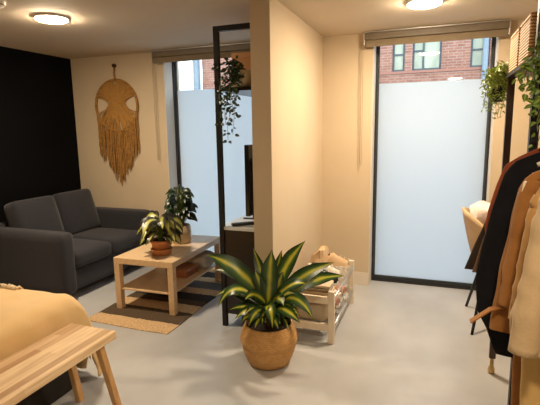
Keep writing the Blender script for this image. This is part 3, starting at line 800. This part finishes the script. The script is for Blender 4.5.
def ring4(cx0, cy0, z, a, b, k=0):
    pts = []
    for i in range(20):
        t = 2 * PI * i / 20; c, s = math.cos(t), math.sin(t)
        pts.append((cx0 + a * (abs(c) ** .5) * (1 if c > 0 else -1) + random.uniform(-k, k), cy0 + b * (abs(s) ** .5) * (1 if s > 0 else -1) + random.uniform(-k, k), z + random.uniform(-k, k)))
    return pts
rings = [ring4(-.86, 3.46, .3265, .06, .10), ring4(-.86, 3.46, .40, .064, .105, .008), ring4(-.85, 3.46, .455, .05, .10, .012), ring4(-.83, 3.46, .50, .02, .095, .012)]
vs = [p for r in rings for p in r]; fs = [tuple(range(19, -1, -1)), tuple(range(60, 80))]
for i in range(3):
    for k in range(20): fs.append((i * 20 + k, i * 20 + (k + 1) % 20, (i + 1) * 20 + (k + 1) % 20, (i + 1) * 20 + k))
o = pb.add(vs, fs).build('paper_bag', KRAFT); tag(o, 'crumpled brown paper bag at the far end of the shoe rack top tier', 'bag')

# ------------------------------------------------------------------ open wardrobe rack (right)
wx0, wx1, wy = .369, .76, (2.78, 2.08, .95)
wr = thing('wardrobe_rack', (.56, 1.9, 0), 'open metal clothes rack with a top shelf along the right side', 'clothes rack')
for x in (wx0, wx1):
    for k, y in enumerate(wy):
        top = 1.70 if k == 0 else 2.06
        if k == 0 and x == wx0:
            po = MB().box(x - .017, x + .017, y - .014, y + .014, .10, 1.90).build('post', BROWNP, wr, label='dark brown post with a brass foot')
            MB().tube([(x, y, .0), (x, y, .012), (x, y, .03), (x, y, .05), (x, y, .10)], [.014, .020, .020, .011, .011], 14).build('foot', BRASS, po, smooth=True)
        elif k == 1 and x == wx0:
            MB().box(x - .016, x + .016, y - .016, y + .016, 0, top).build('post', BLACK, wr)
        else:
            MB().box(x - .016, x + .016, y - .016, y + .016, 0, top).build('post', BLACK, wr)
MB().box(wx0 - .024, wx1 + .02, 2.10, 2.80, 1.720, 1.738).build('shelf', BLACK, wr)
MB().box(wx0 - .016, wx1 + .016, .94, 2.06, 1.715, 1.738).build('shelf', CAB, wr)
RAILX, RAILZ = .545, 1.475
MB().tube([(RAILX, .95, RAILZ), (RAILX, 2.08, RAILZ)], .013, 14).build('rail', BLACK, wr, smooth=True)
for y in (.95, 2.08): MB().bar((wx0, y, RAILZ), (wx1, y, RAILZ), .022, .022).build('crossbar', BLACK, wr)

# rattan boxes on its shelf
def rbx(y0, y1, label):
    t = thing('rattan_box', (.44, (y0 + y1) / 2, 1.739), label, 'box', 'ribbed rattan boxes on the wardrobe shelf')
    x0, x1, z0, z1 = .348, .60, 1.739, 1.930
    MB().box(x0, x1, y0, y1, z0, z1 - .02).build('body', RATTAN, t, bevel=.006)
    MB().box(x0 - .001, x1 + .001, y0, y1, z1 - .019, z1).build('lid', RATTAN, t, bevel=.006)
    return t
bx = rbx(2.495, 2.745, 'ribbed tan rattan box at the far end of the wardrobe shelf')
dup(bx, (.44, 2.330, 1.739), 'ribbed tan rattan box nearer the room, next to the ivy')

# fern hanging from the far end
fn = thing('hanging_fern', (.31, 2.86, 1.60), 'light green feathery plant hanging beside the right window', 'plant')
fc = (.312, 2.865, 1.60)
MB().lathe([(.0001, 0), (.030, 0), (.042, .04), (.045, .09), (.040, .09), (.038, .07), (.0001, .07)], fc, 24).build('pot', BLACK, fn, smooth=True)
MB().tube([(.345, 2.80, 1.735), (.332, 2.83, 1.76), (.318, 2.86, 1.735), (.312, 2.865, 1.67)], .003, 6).build('hanger_wire', BLACK, fn)
lf, st = MB(), MB(); random.seed(12); S = []
for i in range(34):
    a = random.uniform(0, 2 * PI); r0 = random.uniform(.02, .075)
    e = Vector((fc[0] + r0 * math.cos(a) - .012, fc[1] + r0 * math.sin(a) - .02, random.uniform(1.56, 1.80)))
    S.append(((fc[0], fc[1], 1.68), ((fc[0] + e.x) / 2, (fc[1] + e.y) / 2, 1.84), e))
for x, z in ((.335, 1.53), (.30, 1.57), (.262, 1.62), (.32, 1.50)):
    S.append(((fc[0], fc[1], 1.68), (x, 2.82, 1.76), (x, 2.81, z)))
ivy(lf, st, S, 21, .026, step=.020, spread=.012, heart=False)
st.build('vines', STEM, fn); lf.build('foliage', FERN, fn, smooth=True)

# ivy at the near end of the shelf
ig = thing('ivy_plant', (.43, 1.93, 1.739), 'large-leaved green ivy trailing from the wardrobe shelf at the right edge', 'plant')
MB().lathe([(.0001, 0), (.036, 0), (.044, .05), (.046, .085), (.040, .085), (.037, .07), (.0001, .07)], (.43, 1.93, 1.739), 26).build('pot', BLACK, ig, smooth=True)
lf, st = MB(), MB(); random.seed(6); S = []
for (x, y, z) in ((.300, 2.05, 1.66), (.312, 2.05, 1.64), (.325, 2.04, 1.60), (.338, 2.03, 1.57), (.350, 2.02, 1.50), (.362, 2.00, 1.44), (.372, 1.98, 1.40), (.345, 2.03, 1.66), (.36, 2.0, 1.72), (.335, 2.04, 1.69), (.37, 1.99, 1.60), (.315, 2.06, 1.68)):
    S.append(((.42, 1.93, 1.81), ((x + .39) / 2, (y + 1.95) / 2, max(1.74, min(1.84, z + .14))), (x, y, z)))
ivy(lf, st, S, 31, .030, step=.030, spread=.012)
st.build('vines', STEM, ig); lf.build('foliage', IVYR, ig, smooth=True)

# ------------------------------------------------------------------ coats on hangers
def hanger(y, label, m, zn=1.40):
    t = thing('coat_hanger', (RAILX, y, RAILZ), label, 'hanger', 'hangers on the clothes rail')
    hk = [(RAILX, y, zn)]
    for i in range(9):
        a = -PI / 2 + PI * 1.35 * i / 8
        hk.append((RAILX + .0 + .016 * math.cos(a), y, RAILZ + .0005 + .016 * math.sin(a)))
    hk[1] = (RAILX, y, RAILZ - .019)
    MB().tube([(RAILX, y, zn), (RAILX, y, RAILZ - .03), (RAILX + .016, y, RAILZ - .012), (RAILX + .018, y, RAILZ + .004), (RAILX + .010, y, RAILZ + .016), (RAILX - .002, y, RAILZ + .0165), (RAILX - .013, y, RAILZ + .010)], .0022, 6).build('hook', STEEL, t)
    MB().tube([(RAILX - .20, y, zn - .075), (RAILX - .10, y, zn - .028), (RAILX, y, zn), (RAILX + .10, y, zn - .028), (RAILX + .20, y, zn - .075)], .008, 8).build('arms', m, t, smooth=True)
    return t
def interp(prof, z):
    for (z1, x1), (z0, x0) in zip(prof, prof[1:]):
        if z1 >= z >= z0:
            k = (z1 - z) / max(z1 - z0, 1e-6); return x1 + (x0 - x1) * k
    return prof[-1][1] if z < prof[-1][0] else prof[0][1]
def coat(name, label, cat, y, prof, m, seed, th=.030, collar_m=None, sleeve=None, slm=None, hem_drop=0, fold=.25):
    """prof: (z, x of the left outline) from the shoulder down; mirrored about the rail."""
    t = thing(name, (RAILX, y, prof[-1][0]), label, cat, 'coats on the clothes rail')
    zs0 = prof[0][0]; zb = prof[-1][0]
    bd = MB(); rows = 34; n = 48; vs = []; fs = []
    for i in range(rows + 1):
        s = i / rows
        z = zs0 + .045 - (zs0 + .045 - zb) * s
        if z > zs0:
            k = (zs0 + .045 - z) / .045; xl = RAILX - .05 - (RAILX - .05 - prof[0][1]) * k
        else: xl = interp(prof, z)
        w = RAILX - xl; down = max(0, min(1, (zs0 - z) / (zs0 - zb)))
        tk = th * (.55 + .75 * min(1, down * 3))
        for j in range(n):
            a = 2 * PI * j / n; c, q = math.cos(a), math.sin(a)
            xx = RAILX - w * (abs(c) ** .75) * (1 if c > 0 else -1)
            ff = fold * (.25 + down) * (math.sin(a * 6 + seed + 2.2 * math.sin(z * 3 + seed)) * .6 + noise.noise(Vector((xx * 22, z * 3.5, seed))) * 1.1)
            yy = y + tk * (abs(q) ** .6) * (1 if q > 0 else -1) * (1 + ff)
            vs.append((xx + .004 * noise.noise(Vector((z * 9, seed, 3))), yy, z - hem_drop * down ** 6 * abs(c) ** 2))
    for i in range(rows):
        for j in range(n): fs.append((i * n + j, i * n + (j + 1) % n, (i + 1) * n + (j + 1) % n, (i + 1) * n + j))
    fs.append(tuple(range(n)))
    bd.add(vs, fs); bd.build('body', m, t, smooth=True)
    cl = MB(); cl.tube([(RAILX - .055, y - .01, zs0 + .035), (RAILX - .04, y - .035, zs0 + .055), (RAILX, y - .045, zs0 + .04), (RAILX + .04, y - .035, zs0 + .055), (RAILX + .055, y - .01, zs0 + .035), (RAILX + .04, y + .025, zs0 + .062), (RAILX, y + .03, zs0 + .066), (RAILX - .04, y + .025, zs0 + .062), (RAILX - .055, y - .01, zs0 + .035)], .012, 8)
    cl.build('collar', collar_m or m, t, smooth=True)
    if sleeve:
        for sg in (-1, 1):
            pts = []; rs = []
            P = [Vector((RAILX + (sx - RAILX) * (1 if sg < 0 else -1), sy, sz)) for sx, sy, sz in sleeve[0]]
            K = 22
            for i in range(K + 1):
                f = i / K * (len(P) - 1); a = min(int(f), len(P) - 2); u = f - a
                p = P[a] * (1 - u) + P[a + 1] * u
                pts.append(p + Vector((noise.noise(Vector((i * .5, seed, sg))) * .006, noise.noise(Vector((i * .6, seed + 4, sg))) * .008, 0)))
                rs.append((sleeve[1] * (1 - i / K) + sleeve[2] * i / K) * (1 + .10 * noise.noise(Vector((i * .8, seed, 9)))))
            mb = MB().tube(pts, rs, 14); mb.build('sleeve', slm or m, t, smooth=True)
    return t

def cloth(nm, a, b, **k): return mat(nm, a, b, rough=k.pop('rough', .88), scale=k.pop('scale', 14), bump=.2, bscale=140, sheen=k.pop('sheen', .12), spec=.25)
RUST = cloth('rust_wool', (.26, .055, .022), (.32, .075, .03))
BROWNC = cloth('dark_brown_wool', (.030, .017, .010), (.045, .026, .016))
TAUPE = cloth('taupe_wool', (.12, .065, .03), (.16, .09, .045))
BLK = cloth('black_wool', (.004, .004, .006), (.008, .008, .011), sheen=0)
CAMEL = cloth('camel_wool', (.30, .125, .030), (.37, .165, .045))
TAN = cloth('tan_cotton', (.46, .25, .085), (.52, .30, .11))
CREAM = cloth('cream_canvas', (.56, .40, .22), (.63, .46, .27))
OCHRE = cloth('ochre_linen', (.62, .40, .14), (.68, .45, .18))
MUD = cloth('cinnamon_cotton', (.33, .14, .04), (.38, .17, .05))
REDBR = mat('red_brown_hanger_wood', (.30, .07, .025), (.36, .09, .03), rough=.4)

hs = [(2.045, 'red-brown wooden hanger farthest along the clothes rail', REDBR), (2.008, 'red-brown wooden hanger carrying the rust coat', REDBR), (1.978, 'pale wooden hanger carrying the taupe coat', PINE), (1.938, 'pale wooden hanger carrying the black coat', PINE), (1.825, 'pale wooden hanger carrying the camel coat', PINE),
      (1.725, 'red-brown wooden hanger carrying the cinnamon dress', REDBR), (1.668, 'pale wooden hanger carrying the tan coat', PINE), (1.60, 'pale wooden hanger carrying the ochre dress', PINE), (1.52, 'pale wooden hanger carrying the cream jacket, nearest', PINE)]
for y, lab, m in hs: hanger(y, lab, m)
coat('coat', 'dark brown flared coat, farthest along the clothes rail', 'coat', 2.045,
     [(1.36, .41), (1.33, .35), (1.295, .305), (1.234, .275), (1.121, .228), (.999, .186), (.854, .139)], BROWNC, 1, th=.012)
coat('coat', 'rust red coat showing as a thin edge between dark brown coats', 'coat', 2.008,
     [(1.374, .372), (1.345, .314), (1.308, .264), (1.234, .240), (1.121, .214), (1.06, .205), (.98, .215), (.90, .24)], RUST, 8, th=.009)
coat('coat', 'taupe brown coat showing as a strip beside the black coat', 'coat', 1.978,
     [(1.362, .385), (1.332, .328), (1.294, .281), (1.225, .254), (1.121, .226), (.999, .197), (.862, .166)], TAUPE, 9, th=.010)
coat('coat', 'long black coat hanging beside the camel coat', 'coat', 1.938,
     [(1.362, .361), (1.335, .296), (1.289, .258), (1.158, .224), (.973, .190), (.854, .176), (.71, .188), (.644, .226), (.560, .255), (.535, .27)], BLK, 2, th=.020)
coat('coat', 'camel brown belted coat on the clothes rail', 'coat', 1.825,
     [(1.309, .352), (1.287, .314), (1.243, .291), (1.143, .275), (.991, .255), (.813, .233), (.690, .226)], CAMEL, 3, th=.030,
     sleeve=([(.335, 1.80, 1.27), (.315, 1.79, 1.21), (.298, 1.785, 1.05), (.283, 1.78, .90), (.275, 1.78, .80)], .034, .034))
ck = [c for c in COL.objects if c.get('label') == 'camel brown belted coat on the clothes rail'][0]
MB().bar((.268, 1.79, .800), (.215, 1.775, .783), .006, .034, up=(0, 1, 0)).bar((.217, 1.775, .784), (.152, 1.77, .728), .006, .036, up=(0, 1, 0)).build('belt', CAMEL, ck, bevel=.002)
MB().bar((.302, 1.783, 1.268), (.288, 1.780, 1.195), .006, .016, up=(0, 1, 0)).bar((.302, 1.783, 1.268), (.318, 1.785, 1.262), .006, .014, up=(0, 1, 0)).build('lining_fold', PINE, ck, bevel=.002, label='pale lining fold')
coat('dress', 'cinnamon brown long dress between the camel and tan coats', 'dress', 1.725,
     [(1.30, .38), (1.26, .345), (1.10, .330), (.80, .300), (.60, .296), (.34, .305)], MUD, 7, th=.018)
coat('coat', 'tan cotton coat hanging behind the cream jacket', 'coat', 1.668,
     [(1.284, .335), (1.232, .312), (1.11, .29), (.929, .271), (.80, .262)], TAN, 4, th=.022,
     sleeve=([(.338, 1.66, 1.24), (.322, 1.65, 1.17), (.305, 1.645, 1.0), (.292, 1.645, .86)], .030, .030))
coat('dress', 'ochre linen long dress below the cream jacket', 'dress', 1.60,
     [(1.28, .375), (1.24, .345), (1.05, .325), (.80, .296), (.64, .303), (.36, .308)], OCHRE, 5, th=.022)
coat('jacket', 'cream canvas jacket nearest the viewer on the clothes rail', 'jacket', 1.52,
     [(1.271, .312), (1.217, .300), (1.103, .286), (.969, .269), (.869, .244), (.80, .250), (.755, .268)], CREAM, 6, th=.034,
     sleeve=([(.335, 1.49, 1.25), (.318, 1.485, 1.17), (.300, 1.475, 1.02), (.285, 1.47, .90), (.278, 1.47, .77)], .040, .040))

# ------------------------------------------------------------------ chair behind the coats
ch = thing('bucket_chair', (.50, 3.56, 0), 'tan bucket chair with thin black legs behind the hanging coats', 'chair')
sh = MB(); vs = []; fs = []; nr, na = 14, 24
for i in range(nr + 1):
    s = i / nr
    for k in range(na + 1):
        a = R(-125) + R(250) * k / na          # 0 = backrest (towards -x)
        rimz = .62 + .25 * max(0, math.cos(a)) ** .8
        r0 = .17 + .09 * s ** .8
        z = .44 + (rimz - .44) * s ** 1.2
        vs.append((.50 - (r0 + .03 * s * max(0, math.cos(a))) * math.cos(a), 3.56 + (r0) * math.sin(a) * 1.0, z))
for i in range(nr):
    for k in range(na):
        b = i * (na + 1) + k; fs.append((b, b + 1, b + na + 2, b + na + 1))
sh.add(vs, fs); sh.build('shell', CHAIRSH, ch, smooth=True, solid=.018)
MB().rbox((.52, 3.56, .445), (.40, .40, .05), .024, n=8).build('seat', CHAIRSH, ch, smooth=True)
for (x0, y0, x1, y1) in ((.37, 3.66, .292, 3.84), (.37, 3.45, .298, 3.29), (.65, 3.66, .72, 3.84), (.65, 3.45, .72, 3.29)):
    MB().tube([(x0, y0, .43), (x1, y1, 0)], [.013, .010], 10).build('leg', BLACK, ch, smooth=True)
o = blob_cloth(MB(), (.355, 3.56, .83), (.19, .30, .14), 7, .03).build('fleece_blanket', PINK, smooth=True)
tag(o, 'pale pink fleece blanket bundled over the chair back', 'blanket')

# ------------------------------------------------------------------ light, world, camera
w = bpy.data.worlds.new('world'); sc.world = w; w.use_nodes = True
bg = w.node_tree.nodes['Background']; bg.inputs[0].default_value = (.70, .86, 1.0, 1); bg.inputs[1].default_value = 4.3

f, pitch, yaw, roll, h = 445.75, R(-9.242), R(20.362), R(-.857), 1.462
fw = Vector((-math.sin(yaw) * math.cos(pitch), math.cos(yaw) * math.cos(pitch), math.sin(pitch)))
rt = Vector((math.cos(yaw), math.sin(yaw), 0)); up = rt.cross(fw)
r2 = rt * math.cos(roll) + up * math.sin(roll); u2 = -rt * math.sin(roll) + up * math.cos(roll)
cam = bpy.data.cameras.new('camera'); co = bpy.data.objects.new('camera', cam); COL.objects.link(co)
co.matrix_world = Matrix(((r2.x, u2.x, -fw.x, 0), (r2.y, u2.y, -fw.y, 0), (r2.z, u2.z, -fw.z, h), (0, 0, 0, 1)))
cam.sensor_fit = 'HORIZONTAL'; cam.sensor_width = 36; cam.lens = f / 540 * 36; cam.clip_start = .05
sc.camera = co
sc.view_settings.view_transform = 'Standard'; sc.view_settings.look = 'None'; sc.view_settings.gamma = 1
sc.view_settings.use_curve_mapping = False; sc.view_settings.exposure = .32
